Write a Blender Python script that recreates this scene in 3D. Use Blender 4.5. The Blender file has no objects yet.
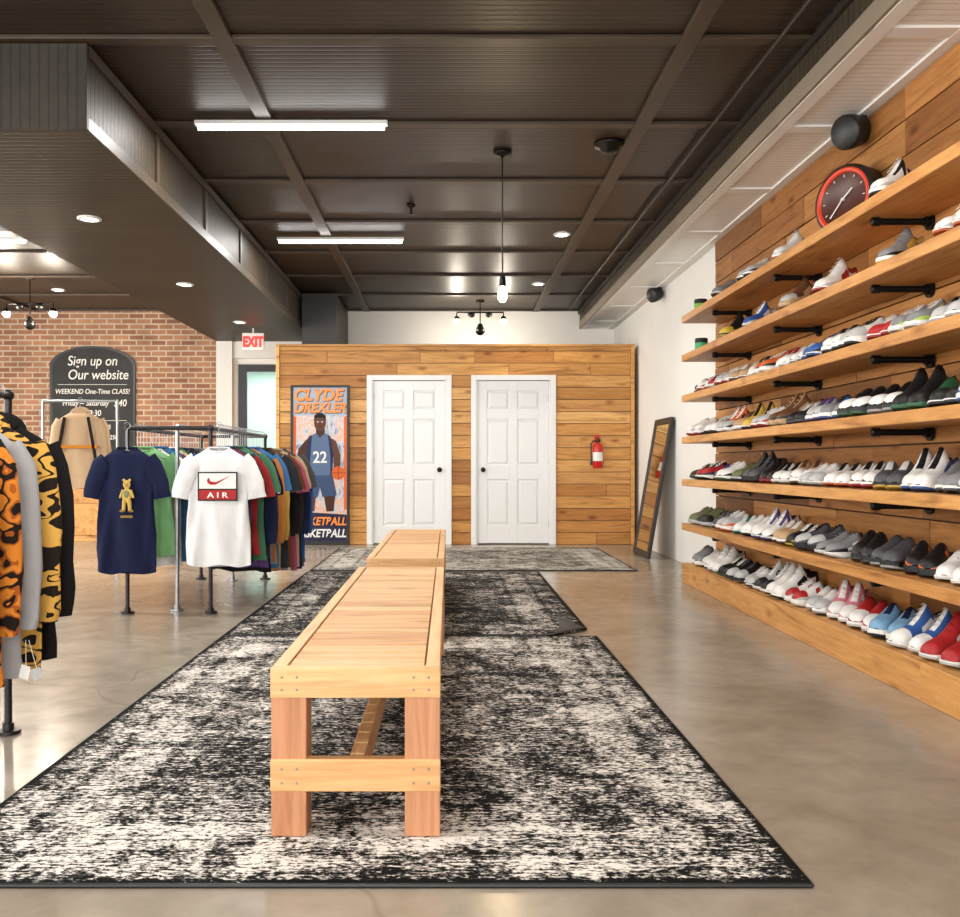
import bpy, math, random, bmesh
from mathutils import Vector, Matrix
R=random.Random(11)
scene=bpy.context.scene
def lin(v):
    v/=255.0
    return v/12.92 if v<=0.04045 else ((v+0.055)/1.055)**2.4
def C(r,g,b): return (lin(r),lin(g),lin(b))

# ------------------------------------------------------------------ mesh builder
class MB:
    def __init__(s): s.v=[];s.f=[];s.m=[];s.c=[];s.s=[]
    def add(s,vs,fs,mat=0,col=(1,1,1),smooth=False,M=None,cols=None):
        o=len(s.v)
        if M is not None: vs=[tuple(M@Vector(p)) for p in vs]
        s.v.extend([tuple(p) for p in vs])
        for i,f in enumerate(fs):
            s.f.append([o+k for k in f]); s.m.append(mat); s.c.append(cols[i] if cols else col); s.s.append(smooth)
    def box(s,x0,x1,y0,y1,z0,z1,mat=0,col=(1,1,1),M=None):
        s.add([(x0,y0,z0),(x1,y0,z0),(x1,y1,z0),(x0,y1,z0),(x0,y0,z1),(x1,y0,z1),(x1,y1,z1),(x0,y1,z1)],
              [(0,3,2,1),(4,5,6,7),(0,1,5,4),(1,2,6,5),(2,3,7,6),(3,0,4,7)],mat,col,False,M)
    def cyl(s,p0,p1,r0,r1=None,seg=12,mat=0,col=(1,1,1),M=None,caps=True):
        if r1 is None:r1=r0
        p0=Vector(p0);p1=Vector(p1);d=(p1-p0).normalized()
        a=d.orthogonal().normalized();b=d.cross(a)
        vs=[];fs=[]
        for p,r in((p0,r0),(p1,r1)):
            for i in range(seg):
                t=2*math.pi*i/seg; vs.append(p+(a*math.cos(t)+b*math.sin(t))*r)
        for i in range(seg):
            j=(i+1)%seg; fs.append((i,j,seg+j,seg+i))
        s.add(vs,fs,mat,col,True,M)
        if caps: s.add(vs,[tuple(range(seg))[::-1],tuple(range(seg,2*seg))],mat,col,False,M)
    def tube(s,pts,r,seg=10,mat=0,col=(1,1,1)):
        for a,b in zip(pts[:-1],pts[1:]): s.cyl(a,b,r,r,seg,mat,col)
        for p in pts[1:-1]: s.sphere(p,(r,r,r),8,6,mat,col)
    def sphere(s,c,r,seg=16,rings=10,mat=0,col=(1,1,1),M=None):
        vs=[];fs=[]
        for i in range(rings+1):
            t=math.pi*i/rings
            for j in range(seg):
                p=2*math.pi*j/seg
                vs.append((c[0]+r[0]*math.sin(t)*math.cos(p),c[1]+r[1]*math.sin(t)*math.sin(p),c[2]+r[2]*math.cos(t)))
        for i in range(rings):
            for j in range(seg):
                k=(j+1)%seg; fs.append((i*seg+j,(i+1)*seg+j,(i+1)*seg+k,i*seg+k))
        s.add(vs,fs,mat,col,True,M)
    def lathe(s,prof,seg=20,mat=0,col=(1,1,1),M=None):
        vs=[];fs=[]
        for r,z in prof:
            for j in range(seg):
                t=2*math.pi*j/seg; vs.append((r*math.cos(t),r*math.sin(t),z))
        for i in range(len(prof)-1):
            for j in range(seg):
                k=(j+1)%seg; fs.append((i*seg+j,i*seg+k,(i+1)*seg+k,(i+1)*seg+j))
        s.add(vs,fs,mat,col,True,M)
    def loft(s,rings,mat=0,col=(1,1,1),M=None,cap0=None,cap1=None,colf=None):
        n=len(rings[0]);vs=[p for r in rings for p in r];fs=[];cs=[]
        for i in range(len(rings)-1):
            for j in range(n):
                k=(j+1)%n; fs.append((i*n+j,i*n+k,(i+1)*n+k,(i+1)*n+j)); cs.append(colf(i,j) if colf else col)
        s.add(vs,fs,mat,col,True,M,cs)
        if cap0: s.add(rings[0],[tuple(range(n))],mat,cap0,False,M)
        if cap1: s.add(rings[-1],[tuple(range(n))],mat,cap1,False,M)
    def poly(s,pts,y,mat=0,col=(1,1,1),M=None):
        s.add([(p[0],y,p[1]) for p in pts],[tuple(range(len(pts)))],mat,col,False,M)
    def build(s,name,mats,parent=None,bevel=0,origin=None,recalc=True):
        me=bpy.data.meshes.new(name)
        o=Vector(origin) if origin is not None else Vector((0,0,0))
        me.from_pydata([tuple(Vector(p)-o) for p in s.v],[],s.f)
        for m in mats: me.materials.append(m)
        me.polygons.foreach_set('material_index',s.m)
        me.polygons.foreach_set('use_smooth',s.s)
        at=me.color_attributes.new('Col','FLOAT_COLOR','CORNER')
        buf=[]
        for f,c in zip(s.f,s.c): buf.extend([c[0],c[1],c[2],1.0]*len(f))
        at.data.foreach_set('color',buf)
        if recalc:
            bm=bmesh.new();bm.from_mesh(me);bmesh.ops.recalc_face_normals(bm,faces=bm.faces);bm.to_mesh(me);bm.free()
        me.update()
        ob=bpy.data.objects.new(name,me); scene.collection.objects.link(ob); ob.location=o
        if parent is not None:
            ob.parent=parent; ob.matrix_parent_inverse=Matrix.Translation(-Vector(parent.location))
        if bevel:
            b=ob.modifiers.new('bevel','BEVEL');b.width=bevel;b.segments=2;b.limit_method='ANGLE'
        return ob
def group(name,loc):
    e=bpy.data.objects.new(name,None);e.location=loc;e.empty_display_size=.1;scene.collection.objects.link(e);return e
def txt(body,loc,size,mat,parent,name='lettering',rot=(math.pi/2,0,0),sx=1,align='CENTER',ext=.0008,shear=0,bold=0):
    cu=bpy.data.curves.new(name,'FONT');cu.body=body;cu.size=size;cu.align_x=align;cu.extrude=ext;cu.shear=shear;cu.offset=bold
    t=bpy.data.objects.new(name+'_tmp',cu);scene.collection.objects.link(t)
    bpy.context.view_layer.update()
    me=bpy.data.meshes.new_from_object(t)
    bpy.data.objects.remove(t)
    me.materials.clear();me.materials.append(mat)
    ob=bpy.data.objects.new(name,me);scene.collection.objects.link(ob)
    ob.location=loc;ob.rotation_euler=rot;ob.scale=(sx,1,1)
    if parent is not None:
        ob.parent=parent;ob.matrix_parent_inverse=Matrix.Translation(-Vector(parent.location))
    return ob

# ------------------------------------------------------------------ materials
def newmat(name):
    m=bpy.data.materials.new(name);m.use_nodes=True
    nt=m.node_tree;return m,nt,nt.nodes['Principled BSDF']
def N(nt,t,**k):
    n=nt.nodes.new(t)
    for a,b in k.items(): setattr(n,a,b)
    return n
def math_(nt,op,a,b=None,c=None):
    n=N(nt,'ShaderNodeMath',operation=op)
    for i,x in enumerate((a,b,c)):
        if x is None: continue
        if isinstance(x,(int,float)): n.inputs[i].default_value=x
        else: nt.links.new(x,n.inputs[i])
    return n.outputs[0]
def ramp(nt,fac,stops):
    r=N(nt,'ShaderNodeValToRGB');el=r.color_ramp.elements
    while len(el)<len(stops): el.new(.5)
    for e,(p,c) in zip(el,stops): e.position=p;e.color=(c[0],c[1],c[2],1)
    nt.links.new(fac,r.inputs[0]);return r.outputs[0]
def vmul(nt,vec,s):
    n=N(nt,'ShaderNodeVectorMath',operation='MULTIPLY');nt.links.new(vec,n.inputs[0]);n.inputs[1].default_value=s;return n.outputs[0]
def noise(nt,vec,scale,detail=4,rough=.5,dist=0):
    n=N(nt,'ShaderNodeTexNoise');n.inputs['Scale'].default_value=scale;n.inputs['Detail'].default_value=detail
    n.inputs['Roughness'].default_value=rough;n.inputs['Distortion'].default_value=dist
    nt.links.new(vec,n.inputs['Vector']);return n.outputs['Fac']
def mixc(nt,fac,a,b,mode='MIX'):
    n=N(nt,'ShaderNodeMix',data_type='RGBA',blend_type=mode)
    for i,x in ((0,fac),(6,a),(7,b)):
        if isinstance(x,(int,float)): n.inputs[i].default_value=x
        elif isinstance(x,tuple): n.inputs[i].default_value=(x[0],x[1],x[2],1)
        else: nt.links.new(x,n.inputs[i])
    return n.outputs[2]
def bump(nt,p,h,strength=.3,dist=.01):
    b=N(nt,'ShaderNodeBump');b.inputs['Strength'].default_value=strength;b.inputs['Distance'].default_value=dist
    nt.links.new(h,b.inputs['Height']);nt.links.new(b.outputs[0],p.inputs['Normal'])
def plain(name,col,rough=.5,metal=0,var=.06,scale=8,spec=.5):
    m,nt,p=newmat(name)
    tc=N(nt,'ShaderNodeTexCoord');f=noise(nt,tc.outputs['Object'],scale,3)
    lo=tuple(c*(1-var) for c in col);hi=tuple(min(1,c*(1+var)) for c in col)
    nt.links.new(ramp(nt,f,[(.3,lo),(.7,hi)]),p.inputs['Base Color'])
    p.inputs['Roughness'].default_value=rough;p.inputs['Metallic'].default_value=metal
    p.inputs['Specular IOR Level'].default_value=spec
    return m
def emit(name,col,st):
    m,nt,p=newmat(name)
    p.inputs['Base Color'].default_value=(*col,1);p.inputs['Emission Color'].default_value=(*col,1);p.inputs['Emission Strength'].default_value=st
    return m
def wood(name,axis,pal,rough=.5,gscale=1.0,contrast=1.0,knot=.8):
    m,nt,p=newmat(name)
    tc=N(nt,'ShaderNodeTexCoord');at=N(nt,'ShaderNodeAttribute',attribute_name='Col')
    sc=[14*gscale]*3;sc[axis]=1.1*gscale
    v=vmul(nt,tc.outputs['Object'],tuple(sc))
    off=vmul(nt,at.outputs['Color'],(61,43,57))
    ad=N(nt,'ShaderNodeVectorMath',operation='ADD');nt.links.new(v,ad.inputs[0]);nt.links.new(off,ad.inputs[1])
    g=noise(nt,ad.outputs[0],1.0,6,.6,1.6)
    g2=noise(nt,ad.outputs[0],4.0,4,.7,.3)
    sep=N(nt,'ShaderNodeSeparateColor');nt.links.new(at.outputs['Color'],sep.inputs[0])
    n=len(pal);tint=ramp(nt,sep.outputs[0],[(i/(n-1) if n>1 else 0,c) for i,c in enumerate(pal)])
    lo=1-.5*contrast
    gr=ramp(nt,g,[(.28,(lo*.85,lo*.72,lo*.58)),(.42,(.85,.8,.74)),(.56,(1.0,1.0,1.0)),(.68,(1.04,1.04,1.04)),(.8,(.76,.68,.6))])
    c=mixc(nt,1.0,tint,gr,'MULTIPLY')
    gr2=ramp(nt,g2,[(.3,(.72,.66,.6)),(.6,(1.06,1.06,1.06))])
    c=mixc(nt,.75*contrast,c,gr2,'MULTIPLY')
    vo=N(nt,'ShaderNodeTexVoronoi');sc2=[3.4*gscale]*3;sc2[axis]=1.5*gscale
    v2=vmul(nt,tc.outputs['Object'],tuple(sc2));ad2=N(nt,'ShaderNodeVectorMath',operation='ADD')
    nt.links.new(v2,ad2.inputs[0]);nt.links.new(off,ad2.inputs[1]);nt.links.new(ad2.outputs[0],vo.inputs['Vector']);vo.inputs['Scale'].default_value=1.6
    kn=ramp(nt,vo.outputs['Distance'],[(.05,(.30,.2,.13)),(.1,(.62,.5,.4)),(.2,(1,1,1))])
    c=mixc(nt,knot,c,kn,'MULTIPLY')
    nt.links.new(c,p.inputs['Base Color']);p.inputs['Roughness'].default_value=rough
    p.inputs['Specular IOR Level'].default_value=.3
    bump(nt,p,g,.25,.004)
    return m
def bead(name,col,axis,pitch=.05,rough=.45,dark=.55,spec=.4,var=.25):
    m,nt,p=newmat(name)
    tc=N(nt,'ShaderNodeTexCoord');sp=N(nt,'ShaderNodeSeparateXYZ');nt.links.new(tc.outputs['Object'],sp.inputs[0])
    fr=math_(nt,'FRACT',math_(nt,'MULTIPLY',sp.outputs[axis],1/pitch))
    d=math_(nt,'ABSOLUTE',math_(nt,'SUBTRACT',fr,.5))
    gv=ramp(nt,d,[(.0,(1,1,1)),(.36,(1,1,1)),(.44,(dark,dark,dark)),(.5,(dark*.8,dark*.8,dark*.8))])
    n=noise(nt,tc.outputs['Object'],1.6,5,.6)
    st=[20,20,20];st[1-axis]=1.2
    n2=noise(nt,vmul(nt,tc.outputs['Object'],tuple(st)),1,4,.6)
    base=ramp(nt,n,[(.3,tuple(c*(1-var) for c in col)),(.7,tuple(c*(1+var) for c in col))])
    base=mixc(nt,1,base,ramp(nt,n2,[(.3,(1-var,)*3),(.7,(1+var*.6,)*3)]),'MULTIPLY')
    nt.links.new(mixc(nt,1,base,gv,'MULTIPLY'),p.inputs['Base Color'])
    p.inputs['Roughness'].default_value=rough;p.inputs['Specular IOR Level'].default_value=spec
    bump(nt,p,gv,.5,.006)
    return m
def attr_mat(name,rough=.8,fab=True,spec=.2,mott=.06):
    m,nt,p=newmat(name);at=N(nt,'ShaderNodeAttribute',attribute_name='Col')
    tc=N(nt,'ShaderNodeTexCoord');f=noise(nt,tc.outputs['Object'],25,4)
    c=mixc(nt,1,at.outputs['Color'],ramp(nt,f,[(.3,(1-mott,)*3),(.7,(1,1,1))]),'MULTIPLY')
    nt.links.new(c,p.inputs['Base Color']);p.inputs['Roughness'].default_value=rough;p.inputs['Specular IOR Level'].default_value=spec
    if fab:
        f2=noise(nt,tc.outputs['Object'],220,2);bump(nt,p,f2,.15,.002)
    return m
def camo(name,stops,scale,dist=.6,detail=2.5,st=(1,1,1)):
    m,nt,p=newmat(name);tc=N(nt,'ShaderNodeTexCoord')
    f=noise(nt,vmul(nt,tc.outputs['Object'],st),scale,detail,.5,dist)
    r=ramp(nt,f,stops)
    r.node.color_ramp.interpolation='CONSTANT'
    nt.links.new(r,p.inputs['Base Color']);p.inputs['Roughness'].default_value=.85;p.inputs['Specular IOR Level'].default_value=.15;return m

M_woodX=wood('wood_planks_back',0,[C(134,84,42),C(206,150,82),C(220,168,100),C(174,114,56),C(228,180,114),C(194,136,72)],.5)
M_woodY=wood('wood_planks_side',1,[C(116,74,36),C(170,116,62),C(190,134,76),C(142,92,46),C(178,126,70)],.5)
M_shelf=wood('wood_shelf',1,[C(200,144,82),C(214,160,96),C(188,132,72)],.45,contrast=.8,knot=.6)
M_benchY=wood('bench_pine_long',1,[C(220,174,122),C(228,188,138),C(210,160,108)],.45,contrast=.6,knot=.4)
M_benchX=wood('bench_pine_cross',0,[C(208,158,104),C(228,186,136),C(222,176,124),C(200,148,96)],.45,contrast=.6,knot=.5)
M_benchZ=wood('bench_cedar_leg',2,[C(184,130,94),C(196,144,106)],.5,contrast=.6,knot=.3)
M_ceil=bead('ceiling_beadboard',C(52,40,28),1,.05,rough=.42,var=.22)
M_ceilX=bead('ceiling_beadboard_x',C(50,44,35),0,.05,rough=.55)
M_soff=bead('soffit_beadboard',C(62,53,41),1,.06,rough=.5,spec=.3)
M_soffw=bead('soffit_white_beadboard',C(232,231,227),1,.05,dark=.85,var=.02)
M_batten=plain('ceiling_batten',C(62,50,37),.45,var=.2,scale=3)
M_dark=plain('dark_brown_paint',C(40,32,26),.45,var=.2,scale=3)
M_greige=plain('greige_paint',C(138,125,107),.5,var=.08,scale=3)
M_white=plain('white_wall_paint',C(226,224,219),.7,var=.02,scale=2)
M_door=plain('white_door_paint',C(229,229,228),.35,var=.01,scale=2)
M_black=plain('black_metal',C(24,23,22),.4,.6)
M_blackp=plain('black_plastic',C(20,20,21),.45)
M_pipe=plain('steel_pipe',C(150,152,154),.3,.9)
M_pipeb=plain('dark_iron_pipe',C(52,50,52),.38,.8)
M_red=plain('red_enamel',C(190,28,20),.3)
M_whitep=plain('white_plastic',C(225,225,222),.4,var=.01)
M_fab=attr_mat('dyed_cotton',.85)
M_shoe=attr_mat('sneaker_leather',.5,spec=.4,mott=.14)
M_paint=attr_mat('printed_ink',.5,False)
M_chalk=plain('chalk',C(225,222,214),.9)
M_board=plain('chalkboard_slate',C(36,34,33),.7,var=.3,scale=4)
M_glass,ntg,pg=newmat('window_glass');pg.inputs['Base Color'].default_value=(.85,.97,.93,1);pg.inputs['Roughness'].default_value=.05
pg.inputs['Transmission Weight'].default_value=1;pg.inputs['IOR'].default_value=1.02
M_mirror=plain('mirror_silver',C(225,228,228),.03,1,var=.005)
M_led=emit('led_tube_glow',(1,.97,.95),14)
M_bulb=emit('warm_bulb_glow',(1,.72,.38),18)
M_spot=emit('downlight_glow',(1,.93,.8),20)
M_exit=emit('exit_red_glow',(1,.03,.02),1.3)

# concrete floor
M_floor,nt,p=newmat('polished_concrete');tc=N(nt,'ShaderNodeTexCoord')
a=noise(nt,tc.outputs['Object'],.7,6,.6,.6);b=noise(nt,tc.outputs['Object'],5,6,.65,.3);g=noise(nt,tc.outputs['Object'],60,3)
ca=ramp(nt,a,[(.3,C(132,120,105)),(.5,C(155,144,129)),(.72,C(170,160,146))])
cb=ramp(nt,b,[(.3,(.76,.75,.73)),(.6,(1.03,1.03,1.03))])
c=mixc(nt,.85,ca,cb,'MULTIPLY')
vo=N(nt,'ShaderNodeTexVoronoi',feature='DISTANCE_TO_EDGE');vo.inputs['Scale'].default_value=.28
wv=N(nt,'ShaderNodeVectorMath',operation='ADD');nz=N(nt,'ShaderNodeTexNoise');nz.inputs['Scale'].default_value=1.5;nt.links.new(tc.outputs['Object'],nz.inputs['Vector'])
nt.links.new(tc.outputs['Object'],wv.inputs[0]);nt.links.new(nz.outputs['Color'],wv.inputs[1]);nt.links.new(wv.outputs[0],vo.inputs['Vector'])
cr=ramp(nt,vo.outputs['Distance'],[(.0,(.68,.64,.58)),(.004,(1,1,1))])
c=mixc(nt,.6,c,cr,'MULTIPLY');nt.links.new(c,p.inputs['Base Color'])
rr=N(nt,'ShaderNodeMapRange');nt.links.new(b,rr.inputs[0]);rr.inputs[3].default_value=.12;rr.inputs[4].default_value=.32;nt.links.new(rr.outputs[0],p.inputs['Roughness'])
p.inputs['Specular IOR Level'].default_value=.5;bump(nt,p,g,.04,.002)

# brick
M_brick,nt,p=newmat('old_red_brick');tc=N(nt,'ShaderNodeTexCoord')
sw=N(nt,'ShaderNodeSeparateXYZ');nt.links.new(tc.outputs['Object'],sw.inputs[0]);cm=N(nt,'ShaderNodeCombineXYZ')
nt.links.new(sw.outputs[0],cm.inputs[0]);nt.links.new(sw.outputs[2],cm.inputs[1])
br=N(nt,'ShaderNodeTexBrick');nt.links.new(cm.outputs[0],br.inputs['Vector']);br.inputs['Scale'].default_value=1
br.inputs['Brick Width'].default_value=.215;br.inputs['Row Height'].default_value=.078;br.inputs['Mortar Size'].default_value=.011
br.inputs['Color1'].default_value=(*C(178,130,98),1);br.inputs['Color2'].default_value=(*C(140,96,72),1);br.inputs['Mortar'].default_value=(*C(192,174,152),1)
n1=noise(nt,tc.outputs['Object'],3,5,.6)
c=mixc(nt,.8,br.outputs['Color'],ramp(nt,n1,[(.3,(.66,.64,.62)),(.7,(1.18,1.15,1.12))]),'MULTIPLY')
nt.links.new(c,p.inputs['Base Color']);p.inputs['Roughness'].default_value=.85
iv=math_(nt,'SUBTRACT',1,br.outputs['Fac']);bump(nt,p,iv,.6,.01)

# rugs
def rugmat(name,hw,hl,dark,light,bias,seed):
    m,nt,p=newmat(name);tc=N(nt,'ShaderNodeTexCoord');o=tc.outputs['Object']
    ad=N(nt,'ShaderNodeVectorMath',operation='ADD');nt.links.new(o,ad.inputs[0]);ad.inputs[1].default_value=(seed,seed*2,0)
    v=ad.outputs[0]
    fine=noise(nt,vmul(nt,v,(46,95,1)),1,3,.75,.2)
    streak=noise(nt,vmul(nt,v,(5,70,1)),1,3,.6)
    patch=noise(nt,v,2.8,7,.75,.8)
    mid=noise(nt,v,13,5,.7,1.2)
    sp=N(nt,'ShaderNodeSeparateXYZ');nt.links.new(o,sp.inputs[0])
    dx=math_(nt,'SUBTRACT',hw,math_(nt,'ABSOLUTE',sp.outputs[0]))
    dy=math_(nt,'SUBTRACT',hl,math_(nt,'ABSOLUTE',sp.outputs[1]))
    d=math_(nt,'MINIMUM',dx,dy)
    bd=ramp(nt,math_(nt,'DIVIDE',d,1.0),[(0,(.0,)*3),(.03,(.48,)*3),(.13,(.58,)*3),(.16,(.44,)*3),(.20,(.60,)*3),(.34,(.60,)*3),(.38,(.42,)*3),(.41,(.54,)*3),(.46,(.46,)*3)])
    t=math_(nt,'ADD',math_(nt,'MULTIPLY',fine,1.7),math_(nt,'MULTIPLY',streak,.7))
    t=math_(nt,'ADD',t,math_(nt,'MULTIPLY',patch,1.15));t=math_(nt,'ADD',t,math_(nt,'MULTIPLY',mid,1.0))
    t=math_(nt,'ADD',t,math_(nt,'MULTIPLY',bd,.8))
    t=math_(nt,'ADD',t,bias-2.18)
    mx=tuple((a+b)/2 for a,b in zip(dark,light))
    c=ramp(nt,t,[(.42,dark),(.50,tuple(x*.3 for x in mx)),(.58,tuple(x*.9 for x in mx)),(.68,light)])
    nt.links.new(c,p.inputs['Base Color']);p.inputs['Roughness'].default_value=.95;p.inputs['Specular IOR Level'].default_value=.1
    bump(nt,p,fine,.4,.004);return m

# ------------------------------------------------------------------ ROOM
XL,XR,YF,YB,H=-8.0,2.40,-4.0,13.33,3.25
def simple(name,boxes,mats,bevel=0,parent=None):
    mb=MB()
    for bx in boxes:
        mb.box(*bx[:6],mat=bx[6] if len(bx)>6 else 0,col=(R.random(),R.random(),R.random()))
    return mb.build(name,mats,parent,bevel)
simple('floor',[(XL-.1,XR+.1,YF-.1,YB+3,-.1,0)],[M_floor])
simple('ceiling',[(XL-.1,XR+.1,YF-.1,YB+.1,H,H+.1)],[M_ceil])
simple('wall_right',[(XR,XR+.1,YF-.1,YB+.1,0,H)],[M_white])
simple('wall_back_brick',[(XL,-3.35,YB,YB+.2,0,H)],[M_brick])
simple('wall_back',[(-3.35,-3.12,YB-.04,YB+.2,0,H),(-3.12,-2.25,YB,YB+.2,2.55,H),(-2.25,XR,YB,YB+.2,0,H)],[M_white])
simple('wall_left',[(XL-.1,XL,YF,YB,0,.7),(XL-.1,XL,YF,YB,2.7,H),(XL-.1,XL,YF,-2,.7,2.7),(XL-.1,XL,2,2.6,.7,2.7),(XL-.1,XL,6.6,7.2,.7,2.7),(XL-.1,XL,11,YB,.7,2.7)],[M_white])
simple('wall_front',[(XL,XR,YF-.1,YF,0,.4),(XL,XR,YF-.1,YF,2.9,H),(XL,-7.6,YF-.1,YF,.4,2.9),(-3.2,-2.8,YF-.1,YF,.4,2.9),(1.9,XR,YF-.1,YF,.4,2.9)],[M_white])
def window(name,x0,x1,y0,y1,z0,z1,n):
    mb=MB();alongx=(x1-x0)>(y1-y0)
    t=.05
    def bb(a0,a1,z0_,z1_):
        if alongx: mb.box(a0,a1,y0,y1,z0_,z1_)
        else: mb.box(x0,x1,a0,a1,z0_,z1_)
    A0,A1=(x0,x1) if alongx else (y0,y1)
    bb(A0,A1,z0,z0+t);bb(A0,A1,z1-t,z1)
    for i in range(n+1):
        a=A0+(A1-A0-t)*i/n; bb(a,a+t,z0+t,z1-t)
    mb.build(name,[M_black])
window('window_1',-7.6,-3.2,YF-.08,YF-.03,.4,2.9,3)
window('window_2',-2.8,1.9,YF-.08,YF-.03,.4,2.9,3)
window('window_3',XL-.08,XL-.03,-2,2,.7,2.7,3)
window('window_4',XL-.08,XL-.03,2.6,6.6,.7,2.7,3)
window('window_5',XL-.08,XL-.03,7.2,11,.7,2.7,3)
mb=MB()
for x in (-6.0,-3.6,-1.18,1.27):
    mb.box(x-.05,x+.05,YF,YB,H-.03,H)
for i in range(-6,8):
    y=4.84+1.21*i
    if y<YB and y>YF: mb.box(XL,1.92,y-.04,y+.04,H-.024,H-.0005)
mb.build('trim_ceiling_battens',[M_batten],bevel=.004)
# left dark soffit (ductwork box)
mb=MB()
mb.box(-3.35,-1.915,4.87,YB-.005,2.79,H-.032)
mb.box(-3.37,-1.9,4.84,4.87,2.77,H-.032,1)
mb.box(-1.915,-1.9,4.87,YB-.005,2.77,2.84,2)
mb.box(-1.915,-1.895,4.87,YB-.005,3.16,H-.032,2)
for i in range(7):
    y=6.04+1.21*i
    mb.box(-1.915,-1.9,y-.03,y+.03,2.84,3.16,2)
mb.build('ceiling_soffit_left',[M_soff,M_ceilX,M_batten])
simple('ceiling_soffit_rear',[(-1.89,-1.45,11.9,YB-.005,2.55,H-.032)],[M_dark])
# right soffit
mb=MB()
mb.box(1.92,XR-.001,YF,YB-.005,2.98,H-.001,0)
mb.box(1.90,1.92,YF,YB-.005,2.97,3.07,1)
mb.box(1.88,1.92,YF,YB-.005,3.18,H-.032,2)
mb.box(1.905,1.92,YF,YB-.005,3.07,3.18,3)
for i in range(-5,8):
    y=5.4+1.21*i
    mb.box(1.92,XR-.001,y-.05,y+.05,2.968,2.98,4)
mb.box(1.92,2.0,YF,YB-.005,2.966,2.98,4); mb.box(XR-.09,XR-.001,YF,YB-.005,2.966,2.98,4)
mb.build('ceiling_soffit_right',[M_soffw,M_greige,M_dark,M_soff,M_white])
mb=MB();mb.tube([(1.72,YF,H-.04),(1.72,YB-.3,H-.04)],.013)
mb.build('ceiling_conduit',[M_dark])

# ---- wood cladding boards
def planks_x(mb,x0,x1,y0,y1,z0,z1,rowh,holes=(),mat=0):
    z=z0
    while z<z1-.02:
        zt=min(z+rowh,z1)
        segs=[(x0,x1)]
        for (hx0,hx1,hz) in holes:
            if z<hz-.01:
                ns=[]
                for a,b in segs:
                    if hx1<=a or hx0>=b: ns.append((a,b));continue
                    if a<hx0: ns.append((a,hx0))
                    if b>hx1: ns.append((hx1,b))
                segs=ns
        for a,b in segs:
            x=a
            while x<b-.001:
                L=R.uniform(.45,1.5);e=min(x+L,b)
                if b-e<.25:e=b
                mb.box(x+.0018,e-.0018,y0+R.uniform(0,.006),y1,z+.0035,zt-.0035,mat,(R.random(),R.random(),R.random()))
                x=e
        z=zt
YW=11.57
mb=MB()
planks_x(mb,-2.12,2.30,YW,YW+.03,0,2.49,2.13/14,[(-1.02,.045,2.13),(.29,1.355,2.13)])
mb.box(2.30,2.345,YW-.01,YB-.001,0,2.52,0,(.9,.3,.2));mb.box(-2.165,-2.12,YW-.01,YB-.05,0,2.52,0,(.8,.3,.7))
mb.box(-2.12,2.30,YW-.01,YW+.05,2.49,2.52,0,(.7,.1,.5))
mb.box(-2.12,2.30,YW+.03,YW+.12,2.15,2.49,1)
mb.box(-2.12,-1.02,YW+.03,YW+.04,0,2.15,1);mb.box(.045,.29,YW+.03,YW+.04,0,2.15,1);mb.box(1.355,2.30,YW+.03,YW+.04,0,2.15,1)
mb.box(-2.12,2.30,YW+.05,YB-.001,2.46,2.485,1)
mb.build('wall_wood_partition',[M_woodX,M_dark],bevel=.002)
mb=MB()
z=0.17;
while z<2.96:
    zt=min(z+.187,2.965);y=.8
    while y<8.14:
        L=R.uniform(.8,2.2);e=min(y+L,8.14)
        if 8.14-e<.3:e=8.14
        mb.box(2.37-R.uniform(0,.008),2.392,y+.002,e-.002,z+.004,zt-.004,0,(R.random(),R.random(),R.random()))
        y=e
    z=zt
mb.box(2.392,2.398,.8,8.14,.17,2.965,1)
mb.build('wall_right_wood_cladding',[M_woodY,M_dark],bevel=.002)

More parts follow.
